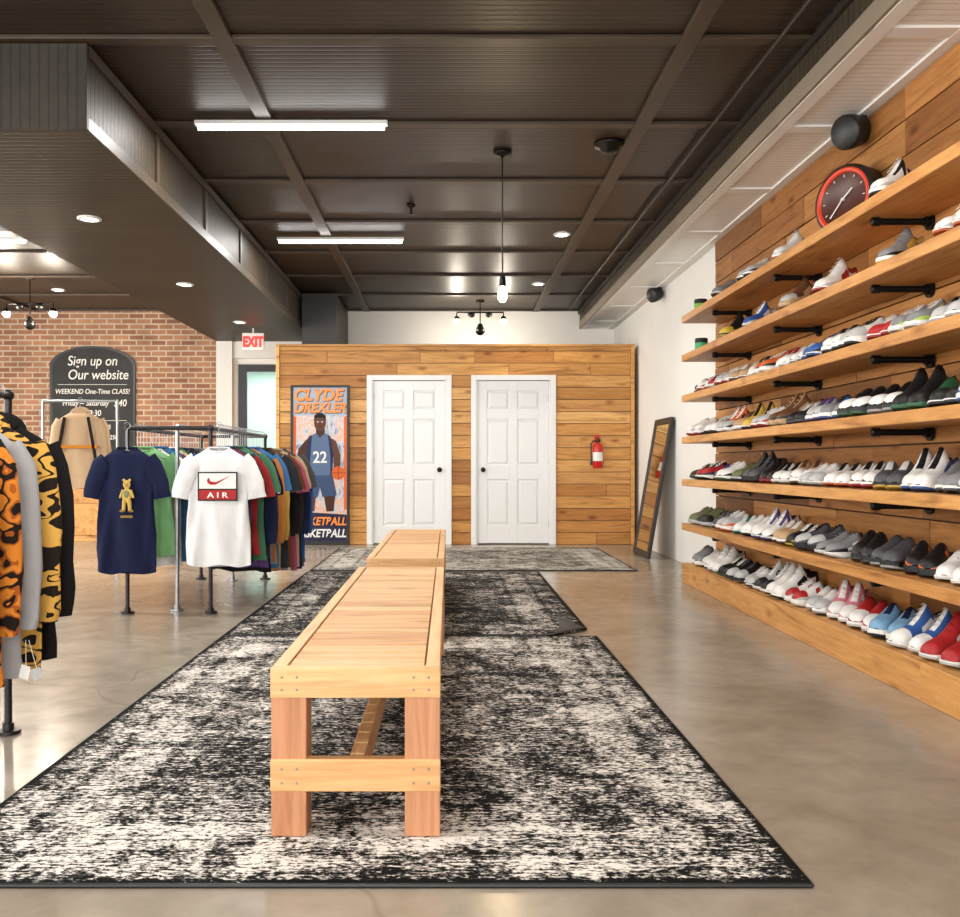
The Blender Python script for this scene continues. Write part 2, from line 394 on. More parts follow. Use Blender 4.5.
# ---- doors
def six_panel(name,x0,x1,knobright):
    g=group(name,((x0+x1)/2,YW,0))
    cw=.065
    mb=MB()
    mb.box(x0,x0+cw,YW-.03,YW+.03,0,2.13);mb.box(x1-cw,x1,YW-.03,YW+.03,0,2.13);mb.box(x0+cw,x1-cw,YW-.03,YW+.03,2.13-cw,2.13)
    mb.box(x0+cw,x0+cw+.02,YW-.015,YW+.06,0,2.13-cw);mb.box(x1-cw-.02,x1-cw,YW-.015,YW+.06,0,2.13-cw)
    mb.build('casing',[M_door],g,.005)
    a,b=x0+cw+.022,x1-cw-.022
    yb=YW+.035;mb=MB()
    mb.box(a,b,yb,yb+.02,.015,2.06)
    st=.115;mid=.1
    mb.box(a,a+st,yb-.018,yb,.015,2.06);mb.box(b-st,b,yb-.018,yb,.015,2.06)
    c=(a+b)/2;mb.box(c-mid/2,c+mid/2,yb-.018,yb,.015,2.06)
    rails=[(.015,.24),(.82,1.0),(1.58,1.70),(1.94,2.06)]
    for z0,z1 in rails:
        mb.box(a+st,c-mid/2,yb-.018,yb,z0,z1);mb.box(c+mid/2,b-st,yb-.018,yb,z0,z1)
    for z0,z1 in ((.24,.82),(1.0,1.58),(1.70,1.94)):
        for u0,u1 in ((a+st,c-mid/2),(c+mid/2,b-st)):
            i=.04
            mb.add([(u0+.012,yb,z0+.012),(u1-.012,yb,z0+.012),(u1-.012,yb,z1-.012),(u0+.012,yb,z1-.012),(u0+i,yb-.012,z0+i),(u1-i,yb-.012,z0+i),(u1-i,yb-.012,z1-i),(u0+i,yb-.012,z1-i)],
                   [(4,5,6,7),(0,1,5,4),(1,2,6,5),(2,3,7,6),(3,0,4,7)])
    mb.build('slab',[M_door],g,.003)
    kx=b-.065 if knobright else a+.065
    mb=MB();Mk=Matrix.Translation((kx,yb-.018,.94))@Matrix.Rotation(math.pi/2,4,'X')
    mb.lathe([(0,0),(.032,0),(.032,.006),(.012,.01),(.011,.035),(.022,.042),(.029,.055),(.026,.068),(.012,.075),(0,.076)],20,M=Mk)
    mb.build('knob',[M_black],g)
    mb=MB();hx=a-.004 if knobright else b+.004
    for z in (.25,1.05,1.85): mb.cyl((hx,yb-.022,z-.045),(hx,yb-.022,z+.045),.007)
    mb.build('hinges',[M_pipe],g)
six_panel('door_1',-1.02,.045,True);six_panel('door_2',.29,1.355,False)
g=group('door_3',(-2.68,YB+.08,0));mb=MB()
mb.box(-3.12,-3.06,YB+.05,YB+.12,0,2.55);mb.box(-2.31,-2.25,YB+.05,YB+.12,0,2.55);mb.box(-3.06,-2.31,YB+.05,YB+.12,2.47,2.55)
mb.build('jamb',[M_white],g,.004)
mb=MB();mb.box(-3.05,-2.93,YB+.06,YB+.11,0.01,2.46);mb.box(-2.40,-2.32,YB+.06,YB+.11,0.01,2.46);mb.box(-2.93,-2.40,YB+.06,YB+.11,2.36,2.46);mb.box(-2.93,-2.40,YB+.06,YB+.11,.01,.25);mb.box(-2.93,-2.40,YB+.06,YB+.11,1.0,1.06)
mb.build('leaf',[M_pipeb],g,.003)
mb=MB();mb.box(-2.93,-2.40,YB+.08,YB+.086,.25,1.0);mb.box(-2.93,-2.40,YB+.08,YB+.086,1.06,2.36);mb.build('pane',[M_glass],g)
simple('wall_neighbour',[(-5,0,YB+2.6,YB+2.7,0,3.4)],[plain('pale_green_render',C(205,225,215),.9)])

# ------------------------------------------------------------------ BENCHES
def bench(Y0,Y1):
    x0,x1=-.470,-.021;g=group('wooden_bench',((x0+x1)/2,(Y0+Y1)/2,0.013))
    rc=lambda:(R.random(),R.random(),R.random())
    zt=.463;zb=.383;lw=.094
    mb=MB()
    for x in (x0,x1-lw):
        for y in (Y0+.007,Y1-.007-lw): mb.box(x,x+lw,y,y+lw,0.0135,.43,0,rc())
    mb.build('legs',[M_benchZ],g,.003)
    mb=MB()
    mb.box(x0-.001,x1+.001,Y0,Y0+.038,zb,zt-.001,0,rc());mb.box(x0-.001,x1+.001,Y1-.038,Y1,zb,zt-.001,0,rc())
    mb.box(x0-.001,x1+.001,Y0,Y0+.038,.135,.22,0,rc());mb.box(x0-.001,x1+.001,Y1-.038,Y1,.135,.22,0,rc())
    mb.build('end_boards',[M_benchX],g,.003)
    mb=MB()
    mb.box(x0,x0+.038,Y0+.038,Y1-.038,zb,zt,0,rc());mb.box(x1-.038,x1,Y0+.038,Y1-.038,zb,zt,0,rc())
    xc=(x0+x1)/2
    mb.box(xc-.02,xc+.02,Y0+.038,Y1-.038,.133,.218,0,rc())
    mb.box(x0+.04,x0+.075,Y0+.04,Y1-.04,zb,zt-.022,0,rc());mb.box(x1-.075,x1-.04,Y0+.04,Y1-.04,zb,zt-.022,0,rc())
    mb.build('rails',[M_benchY],g,.003)
    mb=MB();y=Y0+.042
    n=int((Y1-Y0-.084)/.092);w=(Y1-Y0-.084)/n
    for i in range(n):
        a=y+i*w;mb.box(x0+.043,x1-.043,a+.005,a+w-.005,zt-.021,zt-.002,0,rc())
    mb.build('slats',[M_benchX],g,.002)
    mb=MB()
    for x in (x0+.03,x0+.07,x1-.03,x1-.07):
        for z in (zt-.025,zb+.022,.158,.195):
            mb.cyl((x,Y0-.0012,z),(x,Y0+.01,z),.0038,seg=8)
    mb.build('screws',[M_greige],g)
bench(2.435,4.87);bench(5.30,7.70)

# ------------------------------------------------------------------ RUGS
K=C(17,16,15);Wt=C(224,217,208)
def rug(x0,x1,y0,y1,bias,seed,name='area_rug',cut=None,dark=K,light=Wt):
    mb=MB();t=.012;cx,cy=(x0+x1)/2,(y0+y1)/2
    g=group(name,(cx,cy,0))
    pts=[(x0,y0),(x1,y0),(x1,y1),(x0,y1)]
    if cut: pts=[(x0,y0),(x1-cut[0],y0),(x1,y0+cut[1]),(x1,y1),(x0,y1)]
    n=len(pts)
    vs=[(p[0],p[1],.001) for p in pts]+[(p[0],p[1],t) for p in pts]
    mb.add(vs,[tuple(range(n))[::-1],tuple(range(n,2*n))]+[(i,(i+1)%n,n+(i+1)%n,n+i) for i in range(n)])
    mb.build('pile',[rugmat(name+'_weave_%d'%seed,(x1-x0)/2,(y1-y0)/2,dark,light,bias,seed)],g,origin=(cx,cy,0))
    mb=MB()
    for i in range(n):
        if cut and i==1: continue
        a=pts[i];b=pts[(i+1)%n];mb.cyl((a[0],a[1],.006),(b[0],b[1],.006),.006,seg=8)
    mb.build('binding',[M_blackp],g)
    if cut:
        A=Vector((x1-cut[0],y0,t));B_=Vector((x1,y0+cut[1],t));Cn=Vector((x1,y0,t))
        d=(B_-A).normalized();ft=A+d*(Cn-A).dot(d);h=(Cn-ft)
        mb=MB();rows=[]
        for i in range(9):
            u=i/8;ang=u*2.6;rad=.045
            out=h.normalized()*(math.sin(min(ang,math.pi))*rad) - h*max(0,u-.25)*.9
            z=t+ (1-math.cos(ang))*rad*(.9)
            rows.append((A.lerp(ft,u)+out+Vector((0,0,z-t)),B_.lerp(ft,u)+out+Vector((0,0,z-t))))
        vs=[p for r in rows for p in r];fs=[(2*i,2*i+1,2*i+3,2*i+2) for i in range(8)]
        mb.add(vs,fs,0,smooth=True);f=mb.build('folded_corner',[plain('rug_backing',C(80,76,70),.95)],g,recalc=False)
        so=f.modifiers.new('s','SOLIDIFY');so.thickness=.006
rug(-1.306,.86,2.175,5.32,-.01,3)
rug(-1.306,.84,5.345,8.52,-.10,8,cut=(.26,.24))
rug(-1.30,1.78,8.66,11.02,.06,14,dark=C(58,54,50),light=C(190,184,174))

# ------------------------------------------------------------------ SHELVING
SX=2.00
shelfz=[2.27,1.94,1.595,1.24,.88,.505]
g=group('shoe_shelving',(2.2,4.4,0));
for i,z in enumerate(shelfz):
    mb=MB()
    for a,b in ((.8,3.2),(3.2,5.55),(5.55,7.88)):
        mb.box(SX,2.36,a+.001,b-.001,z-.058,z,0,(R.random(),R.random(),R.random()))
    mb.build('shelf_%d'%(i+1),[M_shelf],g,.005)
mb=MB()
mb.box(SX,SX+.04,.8,3.9,0,.165,0,(.2,.3,.4));mb.box(SX,SX+.04,3.902,7.88,0,.165,0,(.7,.1,.9))
mb.box(SX+.04,2.368,.8,7.88,0.0,.164,0,(.5,.2,.4))
mb.build('plinth',[M_shelf],g,.004)
mb=MB()
for z in shelfz:
    for y in (7.2,5.85,4.5,3.1,1.7):
        zz=z-.058-.022
        mb.cyl((2.361,y,zz),(2.350,y,zz),.042,seg=16);mb.cyl((2.352,y,zz),(2.33,y,zz),.024,seg=12)
        mb.cyl((2.34,y,zz),(2.10,y,zz),.0165,seg=12);mb.cyl((2.11,y,zz),(2.075,y,zz),.0215,seg=12)
        mb.sphere((2.075,y,zz),(.008,.0215,.0215),10,6)
mb.build('pipe_brackets',[M_black],g)

# sneakers
TS=[0,.03,.10,.20,.30,.38,.46,.56,.66,.76,.86,.94,.985,1.0]
HW=[.020,.031,.037,.038,.036,.037,.041,.046,.050,.052,.049,.041,.028,.012]
HL=[.088,.108,.102,.084,.092,.132,.124,.108,.093,.086,.080,.068,.052,.036]
HH=[.150,.176,.178,.162,.170,.196,.162,.130,.104,.090,.082,.069,.053,.036]
PR=[(1,0),(1.05,.2),(1.02,.42),(.90,.66),(.68,.86),(.34,.97),(0,1),(-.34,.97),(-.68,.86),(-.90,.66),(-1.02,.42),(-1.05,.2),(-1,0)]
def shoe(mb,x,y,z,yaw,up,sole,acc,lace,high=False,sc=1.0,toe=None,mat=0,thick=0.0,heel=None,guard=None,kind=0):
    L=.29;M=Matrix.Translation((x,y,z))@Matrix.Rotation(yaw,4,'Z')@Matrix.Scale(sc,4)
    hs=HH if high else HL;zs=.030+thick;inn=(.02,.02,.022)
    rings=[]
    for i,t in enumerate(TS):
        r=[]
        for k,(a,b) in enumerate(PR):
            zz=zs+(hs[i]+thick-zs)*b
            w=HW[i]*a
            if i<=4: w*=(1-(.25 if high else .12)*b)
            if 1<=i<=4 and abs(a)<.5: zz-=.045
            if i in(5,6) and abs(a)<.4: zz+=.006
            xx=(t-.5)*L
            if i==0: xx-=.004*math.sin(b*3)
            r.append((xx,w,zz))
        rings.append(r)
    n=len(PR);vs=[p for r in rings for p in r];fs=[];cs=[]
    toe=toe or up;heel=heel or acc;guard=guard or up
    for i in range(len(TS)-1):
        for j in range(n-1):
            fs.append((i*n+j,i*n+j+1,(i+1)*n+j+1,(i+1)*n+j))
            jj=min(j,n-2-j)
            if 1<=i<=3 and jj>=4: c=inn
            elif i<=1: c=heel if jj<4 else inn
            elif 4<=i<=7 and jj>=5: c=lace
            elif 4<=i<=7 and jj==4: c=acc if kind==1 else up
            elif kind==0 and ((i in(2,3) and jj==3) or (i in(4,) and jj==2) or (i in (5,6) and jj in(1,2)) or (i==7 and jj==1)): c=acc
            elif kind==1 and i in(3,5) and jj<4: c=acc
            elif kind==2 and (i in(4,6) and jj in(0,1,2,3)): c=acc
            elif kind==3 and jj<=1 and i<8: c=acc
            elif i>=8 and jj<=1: c=guard
            elif i>=9: c=toe
            else: c=up
            cs.append(c)
    mb.add(vs,fs,mat,(1,1,1),True,M,cs)
    mb.add(rings[0],[tuple(range(n))],mat,heel,False,M)
    ol=[((t-.5)*L*1.04,HW[i]*1.14+.001) for i,t in enumerate(TS)]
    o=ol+[(a,-b) for a,b in reversed(ol)];m=len(o)
    def zt(px):
        t=px/L+.5;return zs+.008-.006*t
    toesp=lambda px:max(0,(px/L+.5)-.78)*.07
    vs=[(a,b*.92,toesp(a)) for a,b in o]+[(a,b,.010+toesp(a)) for a,b in o]+[(a,b*1.0,zt(a)*.8+toesp(a)*.3) for a,b in o]+[(a*.985,b*.92,zt(a)) for a,b in o]
    fs=[tuple(range(m))[::-1]]
    for q in range(3): fs+=[(q*m+i,q*m+(i+1)%m,(q+1)*m+(i+1)%m,(q+1)*m+i) for i in range(m)]
    fs+=[tuple(range(3*m,4*m))]
    dk=tuple(q*.6 for q in acc) if kind!=2 else tuple(q*.7 for q in sole)
    mb.add(vs,fs,mat,sole,False,M,[dk]+[dk]*m+[sole]*(2*m)+[sole])
    for q,t in enumerate((.42,.485,.55,.615)):
        i=5+q*.7;i0=int(i);h=(hs[i0]*(1-(i-i0))+hs[i0+1]*(i-i0))+thick+.001
        wdt=.015+.002*q
        mb.add([((t-.5)*L-.004,-wdt,h-.004),((t-.5)*L+.004,-wdt,h-.005),((t-.5)*L+.004,0,h+.005),((t-.5)*L-.004,0,h+.006),((t-.5)*L+.004,wdt,h-.005),((t-.5)*L-.004,wdt,h-.004)],
               [(0,1,2,3),(3,2,4,5)],mat,tuple(min(1,v*1.15+.02) for v in lace),False,M)
WH=C(228,226,221);BK=C(20,20,22);GR=C(128,128,130);LG=C(180,180,179);RD=C(168,34,36);OR=C(206,98,44);BL=C(50,90,155);NV=C(28,36,66)
LB=C(120,162,194);GN=C(44,100,66);OL=C(100,104,66);TN=C(184,152,112);PU=C(88,70,122);PK=C(200,118,130);YE=C(214,180,70);BR=C(98,62,40);MG=C(74,74,78);TQ=C(66,146,146);LM=C(166,196,80)
def sty(k):
    d={'w':(WH,WH,LG,WH),'wr':(WH,WH,RD,WH),'wb':(WH,WH,BL,WH),'wg':(WH,WH,GN,WH),'wo':(WH,WH,OR,WH),'wk':(WH,WH,BK,WH),'k':(BK,BK,MG,BK),'kw':(BK,WH,WH,BK),'kr':(BK,WH,RD,BK),'r':(RD,WH,BK,WH),
       'rw':(RD,WH,WH,RD),'g':(GR,WH,MG,GR),'lg':(LG,WH,GR,WH),'b':(BL,WH,WH,WH),'n':(NV,WH,WH,NV),'gn':(GN,WH,BK,GN),'ol':(OL,LG,BK,OL),'t':(TN,WH,BR,WH),
       'o':(OR,WH,BK,WH),'pu':(PU,WH,BK,PU),'pk':(PK,WH,WH,WH),'y':(YE,WH,BK,BK),'br':(BR,TN,TN,BR),'lb':(LB,WH,NV,WH),'kg':(BK,GN,GN,BK),'mg':(MG,BK,BK,MG),'tq':(LB,TQ,RD,TQ),'lm':(LB,LM,LM,NV)}
    return d[k]
def pair(mb,y,z,k,hi=False,yaw=None,x=2.175,sp=.068,single=False):
    s=sty(k);sc=R.uniform(.94,1.06);kind=R.choice([0,0,0,1,2,3]);thick=R.choice([0,0,.006,.014])
    acc=s[2]
    if k in('w','lg') and R.random()<.65: acc=R.choice([BK,NV,RD,BL,GN,OR,TN,PU,TQ,GR])
    if k in('k','g','mg') and R.random()<.6: acc=R.choice([WH,RD,BL,GN,OR,YE,LG,LM])
    base=math.pi+(R.choice([R.uniform(-.1,.35),R.uniform(.2,.7),R.uniform(.6,1.0)]) if yaw is None else yaw)
    rnd=lambda a,b,pb:b if R.random()<pb else a
    toe=rnd(None,R.choice([WH,acc,LG]),.35);guard=rnd(None,R.choice([acc,BK,LG,acc]),.55);heel=rnd(None,R.choice([acc,RD,BK,WH,BL]),.6)
    lace=rnd(s[3],R.choice([WH,BK,acc]),.4)
    for q in((0,) if single else (-1,1)):
        shoe(mb,x+R.uniform(-.015,.015),y+q*sp,z+.001,base+R.uniform(-.10,.10),s[0],s[1],acc,lace,hi,sc,toe,0,thick,heel,guard,kind)
rows={
 2:['r','kr','rw','wr','t','w','o','wr','lg','wb','wk','w','wr','g','w','wg','n','k','kw','b','g'],
 3:['w','lg','wk','o','t','y','wr','br','k','lg','g','k','k','kg','gn','wb','n','k','kr','kw','wk'],
 4:['k','r','pu','wg','ol','mg','k','kw','t','w','wo','wr','mg','wb','g','lg','w','wk','r','wb','wk'],
 5:['ol','ol','g','lg','w','wk','w','t','k','mg','g','k','mg','k','wk','w','lg','w','wr','lg','w'],
 6:['g','wk','w','k','k','w','lg','w','wr','w','pk','rw','lb','b','rw','k','k','lb','lm','b','tq'],
}
for si,ks in rows.items():
    z=(shelfz+[.165])[si]
    mb=MB();ylast=7.70;step=.272
    for i,k in enumerate(ks):
        yc=ylast-i*step+R.uniform(-.015,.015)
        if yc<1.5: break
        pair(mb,yc,z,k,(k in('kg','tq','br','pk') or R.random()<.2) and si!=2)
    mb.build('sneaker_row',[M_shoe])
def sparse(si,lst):
    mb=MB();z=shelfz[si]
    for (y,k,hi,pr) in lst: pair(mb,y,z,k,hi,.4,2.16,.065,not pr)
    mb.build('sneaker_row',[M_shoe])
sparse(0,[(7.0,'g',False,False),(6.35,'lg',False,True),(5.78,'wr',True,False),(4.42,'w',True,False),(3.55,'wr',True,True),(2.6,'k',True,True)])
sparse(1,[(6.9,'k',True,False),(6.35,'b',True,False),(5.62,'br',True,False),(5.1,'wr',True,False),(4.4,'g',True,False),(3.75,'wo',True,True),(3.2,'wr',True,True),(2.2,'b',True,True)])
def can(x,y,z,c1):
    mb=MB();M=Matrix.Translation((x,y,z))
    mb.lathe([(0,0),(.05,0),(.053,.006),(.053,.03)],20,0,C(30,40,40),M);mb.lathe([(.053,.03),(.053,.08)],20,0,c1,M)
    mb.lathe([(.053,.08),(.053,.11),(.05,.118),(.048,.112),(0,.112)],20,0,C(40,44,42),M)
    mb.build('decorative_tin',[M_paint])
can(2.12,7.72,2.271,C(120,180,80));can(2.12,7.70,1.941,C(80,170,120));can(2.16,7.3,2.271,C(60,60,60))
mb=MB();mb.lathe([(0,0),(.035,0),(.038,.01),(.038,.07),(.02,.085),(.016,.10),(.02,.102),(.02,.12),(0,.12)],16,0,M=Matrix.Translation((2.16,8.0,.001)));mb.build('black_water_bottle',[M_blackp])
# clock
nrm=Vector((-.90,-.44,.04)).normalized();rt=nrm.to_track_quat('Z','Y').to_matrix().to_4x4()
g=group('round_clock',(2.2,5.1,2.45));Mc=Matrix.Translation((2.225,5.12,2.271+.20))@rt
mb=MB();mb.lathe([(0,-.10),(.18,-.10),(.194,-.085),(.198,.02),(.192,.04),(.176,.045)],40,0,M=Mc);mb.lathe([(.176,.045),(.170,.05),(.156,.046),(.150,.036)],40,1,M=Mc)
mb.lathe([(.150,.036),(.148,.032),(0,.032)],40,2,M=Mc)
for k in range(12):
    a=k*math.pi/6;mb.box(-.002,.002,.125,.14,.033,.035,3,M=Mc@Matrix.Rotation(a,4,'Z'))
mb.box(-.003,.003,-.02,.12,.041,.044,3,M=Mc@Matrix.Rotation(2.4,4,'Z'));mb.box(-.004,.004,-.02,.08,.041,.044,3,M=Mc@Matrix.Rotation(-.9,4,'Z'));mb.cyl((0,0,.032),(0,0,.047),.008,mat=3,M=Mc)
mb.build('clock_body',[M_blackp,plain('clock_ring_orange_red',C(206,62,32),.35),plain('clock_face',C(78,42,34),.4),M_whitep],g)
def speaker(x,y,z,s,name='wall_speaker'):
    g=group(name,(x,y,z));n=Vector((-.85,-.45,-.25)).normalized();M=Matrix.Translation((x,y,z))@n.to_track_quat('Z','Y').to_matrix().to_4x4()
    mb=MB();mb.lathe([(0,-.09*s),(.06*s,-.09*s),(.085*s,-.04*s),(.095*s,.03*s),(.095*s,.07*s),(.085*s,.08*s),(0,.078*s)],24,0,M=M);mb.build('cabinet',[M_blackp],g)
    mb=MB();mb.cyl((x+.03,y,z),(x+.04,y,2.95),.012,seg=10);mb.cyl((x+.04,y,2.95),(x+.04,y,2.965),.035,seg=16);mb.build('bracket',[M_black],g)
speaker(2.29,5.2,2.885,1.0);speaker(2.30,10.2,2.89,.85)

# ------------------------------------------------------------------ MIRROR (leaning)
def leaner(name,lo,hi,y0,y1,z1):
    g=group(name,(lo,(y0+y1)/2,0))
    d=Vector((hi-lo,0,z1));L=d.length;ez=d.normalized();ey=Vector((0,1,0));ex=ey.cross(ez)
    M=Matrix(((ex.x,ey.x,ez.x,lo),(ex.y,ey.y,ez.y,y0),(ex.z,ey.z,ez.z,.008),(0,0,0,1)))
    W=y1-y0;f=.07;mb=MB()
    mb.box(-.015,.02,0,f,0,L,M=M);mb.box(-.015,.02,W-f,W,0,L,M=M);mb.box(-.015,.02,f,W-f,0,f,M=M);mb.box(-.015,.02,f,W-f,L-f,L,M=M)
    mb.build('frame',[M_dark],g,.005)
    mb=MB();mb.box(-.004,.012,f,W-f,f,L-f,M=M);mb.build('glass',[M_mirror],g)
leaner('standing_mirror',2.11,2.365,9.68,10.45,1.5)

# ------------------------------------------------------------------ FIRE EXTINGUISHER
g=group('fire_extinguisher',(1.87,11.5,1.1));M=Matrix.Translation((1.87,11.49,.96))
mb=MB();mb.lathe([(0,0),(.055,0),(.062,.01),(.062,.26),(.055,.29),(.03,.315),(.02,.32)],24,0,M=M);mb.lathe([(.063,.09),(.063,.2)],24,1,M=M)
mb.build('cylinder_body',[M_red,M_whitep],g)
mb=MB();mb.cyl((0,0,.315),(0,0,.345),.02,M=M);mb.box(-.012,.012,-.09,.02,.35,.362,M=M);mb.box(-.012,.012,-.08,.02,.372,.384,M=M)
mb.cyl((.0,-.02,.35),(.03,-.02,.345),.018,M=M)
pts=[M@Vector(p) for p in ((-.02,0,.34),(-.06,-.01,.34),(-.085,-.01,.3),(-.085,-.01,.2),(-.082,-.01,.1))];mb.tube(pts,.008)
mb.cyl(pts[-1],pts[-1]+Vector((0,0,-.06)),.011,.016);mb.build('valve_and_hose',[M_blackp],g)
simple('wall_bracket',[(1.84,1.90,11.552,11.568,1.0,1.38)],[M_red],parent=g)

# ------------------------------------------------------------------ POSTER
px0,px1,pz0,pz1=-1.97,-1.235,.02,2.0;YP=11.52
g=group('framed_basketball_poster',((px0+px1)/2,YP,0));mb=MB();f=.03
mb.box(px0,px0+f,YP-.02,YP+.02,pz0-.018,pz1);mb.box(px1-f,px1,YP-.02,YP+.02,pz0-.018,pz1);mb.box(px0+f,px1-f,YP-.02,YP+.02,pz0-.018,pz0+f);mb.box(px0+f,px1-f,YP-.02,YP+.02,pz1-f,pz1)
mb.build('frame',[M_blackp],g,.003)
Mpost,nt,p=newmat('poster_print_background');tc=N(nt,'ShaderNodeTexCoord')
nn=noise(nt,vmul(nt,tc.outputs['Object'],(7,1,4)),1,6,.75,1.5)
nt.links.new(ramp(nt,nn,[(.34,C(70,74,104)),(.44,C(146,160,182)),(.5,C(200,204,208)),(.57,C(222,150,92)),(.63,C(206,212,216)),(.72,C(120,130,164))]),p.inputs['Base Color']);p.inputs['Roughness'].default_value=.35
simple('print',[(px0+f,px1-f,YP-.004,YP+.01,pz0+f,pz1-f)],[Mpost],parent=g)
cx=(px0+px1)/2
SK=C(96,60,44);SK2=C(74,44,32);JB=C(90,110,142);JD=C(34,44,78)
mb=MB();ell=lambda cx_,cz,a,b,n=24:[(cx_+a*math.cos(2*math.pi*i/n),cz+b*math.sin(2*math.pi*i/n)) for i in range(n)]
y=YP-.006
P=lambda pts,c,dy=0:mb.poly([(cx+u,v) for u,v in pts],y-dy,0,c)
P([(-.335,1.62),(.335,1.62),(.335,1.965),(-.335,1.965)],C(168,180,196),.0001)
P([(-.335,1.62),(-.30,1.60),(-.30,.44),(-.335,.44)],C(214,104,56),.0001);P([(.335,1.62),(.30,1.60),(.30,.44),(.335,.44)],C(214,104,56),.0001)
P([(-.19,1.30),(-.12,1.36),(-.16,1.10),(-.20,.98),(-.30,1.04),(-.27,1.2)],SK2,.0002)
P([(.10,1.36),(.20,1.30),(.26,1.12),(.25,.95),(.17,.96),(.17,1.1)],SK,.0002)
P([(-.30,1.04),(-.20,.98),(-.12,1.06),(-.18,1.12)],SK,.0003)
P([(-.05,1.34),(.06,1.34),(.06,1.46),(-.05,1.46)],SK2,.0004)
P([(-.14,1.36),(-.05,1.40),(.0,1.34),(.06,1.40),(.13,1.36),(.17,1.12),(.15,.86),(-.15,.86),(-.18,1.12)],JB,.0006)
P([(-.14,1.36),(-.10,1.375),(-.12,1.1),(-.13,.86),(-.15,.86),(-.18,1.12)],JD,.0008);P([(.13,1.36),(.10,1.375),(.13,1.1),(.13,.86),(.15,.86),(.17,1.12)],JD,.0008)
P(ell(0,1.53,.075,.105),SK,.001);P([(-.078,1.55),(-.07,1.62),(-.03,1.65),(.03,1.65),(.07,1.62),(.078,1.55),(.05,1.59),(-.05,1.59)],C(20,16,16),.0012)
P(ell(-.027,1.54,.012,.006),WH,.0014);P(ell(.027,1.54,.012,.006),WH,.0014);P(ell(0,1.475,.026,.006),C(60,24,22),.0014);P(ell(-.0,1.507,.011,.016),SK2,.0014)
P([(-.16,.87),(.16,.87),(.21,.62),(.03,.60),(0,.72),(-.03,.60),(-.21,.62)],C(60,78,112),.0008)
P([(-.19,.63),(-.05,.61),(-.07,.42),(-.15,.42)],SK,.0004);P([(.05,.61),(.19,.63),(.17,.42),(.08,.42)],SK2,.0004)
P(ell(.23,.90,.085,.085),OR,.0016);P([(.145,.9),(.315,.9),(.315,.905),(.145,.905)],BK,.0018);P([(.228,.985),(.233,.985),(.233,.815),(.228,.815)],BK,.0018)
P([(-.335,.05),(.335,.05),(.335,.38),(-.335,.42)],C(44,40,66),.0003)
mb.build('player_print',[M_paint],g,recalc=False)
Mor=plain('orange_ink',C(240,140,50),.4);Mrd=plain('orange_red_ink',C(216,84,40),.4)
for dx,mt,dy in((.009,M_blackp,0),(0,Mor,-.0015)):
    txt('CLYDE',(cx-.03+dx,YP-.010+dy,1.81-dx),.20,mt,g,sx=1.0,shear=.2,bold=.007);txt('DREXLER',(cx+dx,YP-.010+dy,1.66-dx),.17,mt,g,sx=.92,shear=.2,bold=.006)
txt('22',(cx,YP-.010,1.03),.2,M_whitep,g,sx=.9,bold=.004)
txt('BASKETBALL',(cx,YP-.010,.25),.14,Mor,g,sx=.82,shear=.2,bold=.004);txt('BASKETBALL',(cx,YP-.010,.10),.14,M_whitep,g,sx=.82,shear=.2,bold=.004)

# ------------------------------------------------------------------ CHALKBOARD
g=group('chalkboard_sign',(-5.14,YB-.03,1.1))
def arch(x0,x1,z0,zs,rise,n=16):
    cx=(x0+x1)/2;hw=(x1-x0)/2;pts=[(x0,z0),(x1,z0)]
    for i in range(n+1):
        u=1-2*i/n;pts.append((cx+hw*u,zs+rise*math.sqrt(max(0,1-u*u*.96))-.2*rise))
    return pts
def slab(mb,pts,y0,y1,mat):
    n=len(pts);vs=[(a,y0,b) for a,b in pts]+[(a,y1,b) for a,b in pts]
    mb.add(vs,[tuple(range(n)),tuple(range(n,2*n))[::-1]]+[(i,n+i,n+(i+1)%n,(i+1)%n) for i in range(n)],mat)
mb=MB();slab(mb,arch(-5.76,-4.52,.75,2.48,.30),YB-.03,YB-.001,0);slab(mb,arch(-5.72,-4.56,.79,2.45,.30),YB-.034,YB-.03,1)
mb.build('board',[M_blackp,M_board],g)
yy=YB-.036;cx=-5.14
for s,x,z,sz in (('Sign up on',cx,2.44,.2),('Our website',cx+.08,2.24,.2),('WEEKEND One-Time CLASS!',cx,2.03,.10),('$40',cx+.4,1.85,.14),('Friday ~ Saturday',cx-.1,1.86,.11),('6:30 - 8:30',cx-.1,1.71,.12),('ADVANCED CLASSES',cx-.1,1.52,.09),('Month to Month  $250',cx,1.37,.09),('Session 5  6 weeks',cx-.05,1.22,.09),('Drop in  $25',cx,1.05,.09)):
    txt(s,(x,yy,z),sz,M_chalk,g,name='chalk_text',sx=.86,bold=.001,shear=.15)
simple('chalk_line',[(cx-.5,cx+.5,yy-.001,yy,2.16,2.166),(cx-.5,cx+.5,yy-.001,yy,1.64,1.646)],[M_chalk],parent=g)

# ------------------------------------------------------------------ EXIT SIGN
g=group('exit_sign',(-2.54,12,2.62));mb=MB();mb.box(-2.68,-2.40,11.98,12.02,2.50,2.72);mb.cyl((-2.54,12,2.72),(-2.54,12,2.785),.012);mb.build('housing',[M_whitep],g,.004)
txt('EXIT',(-2.54,11.977,2.545),.18,M_exit,g,sx=.72,bold=.010,ext=.002)

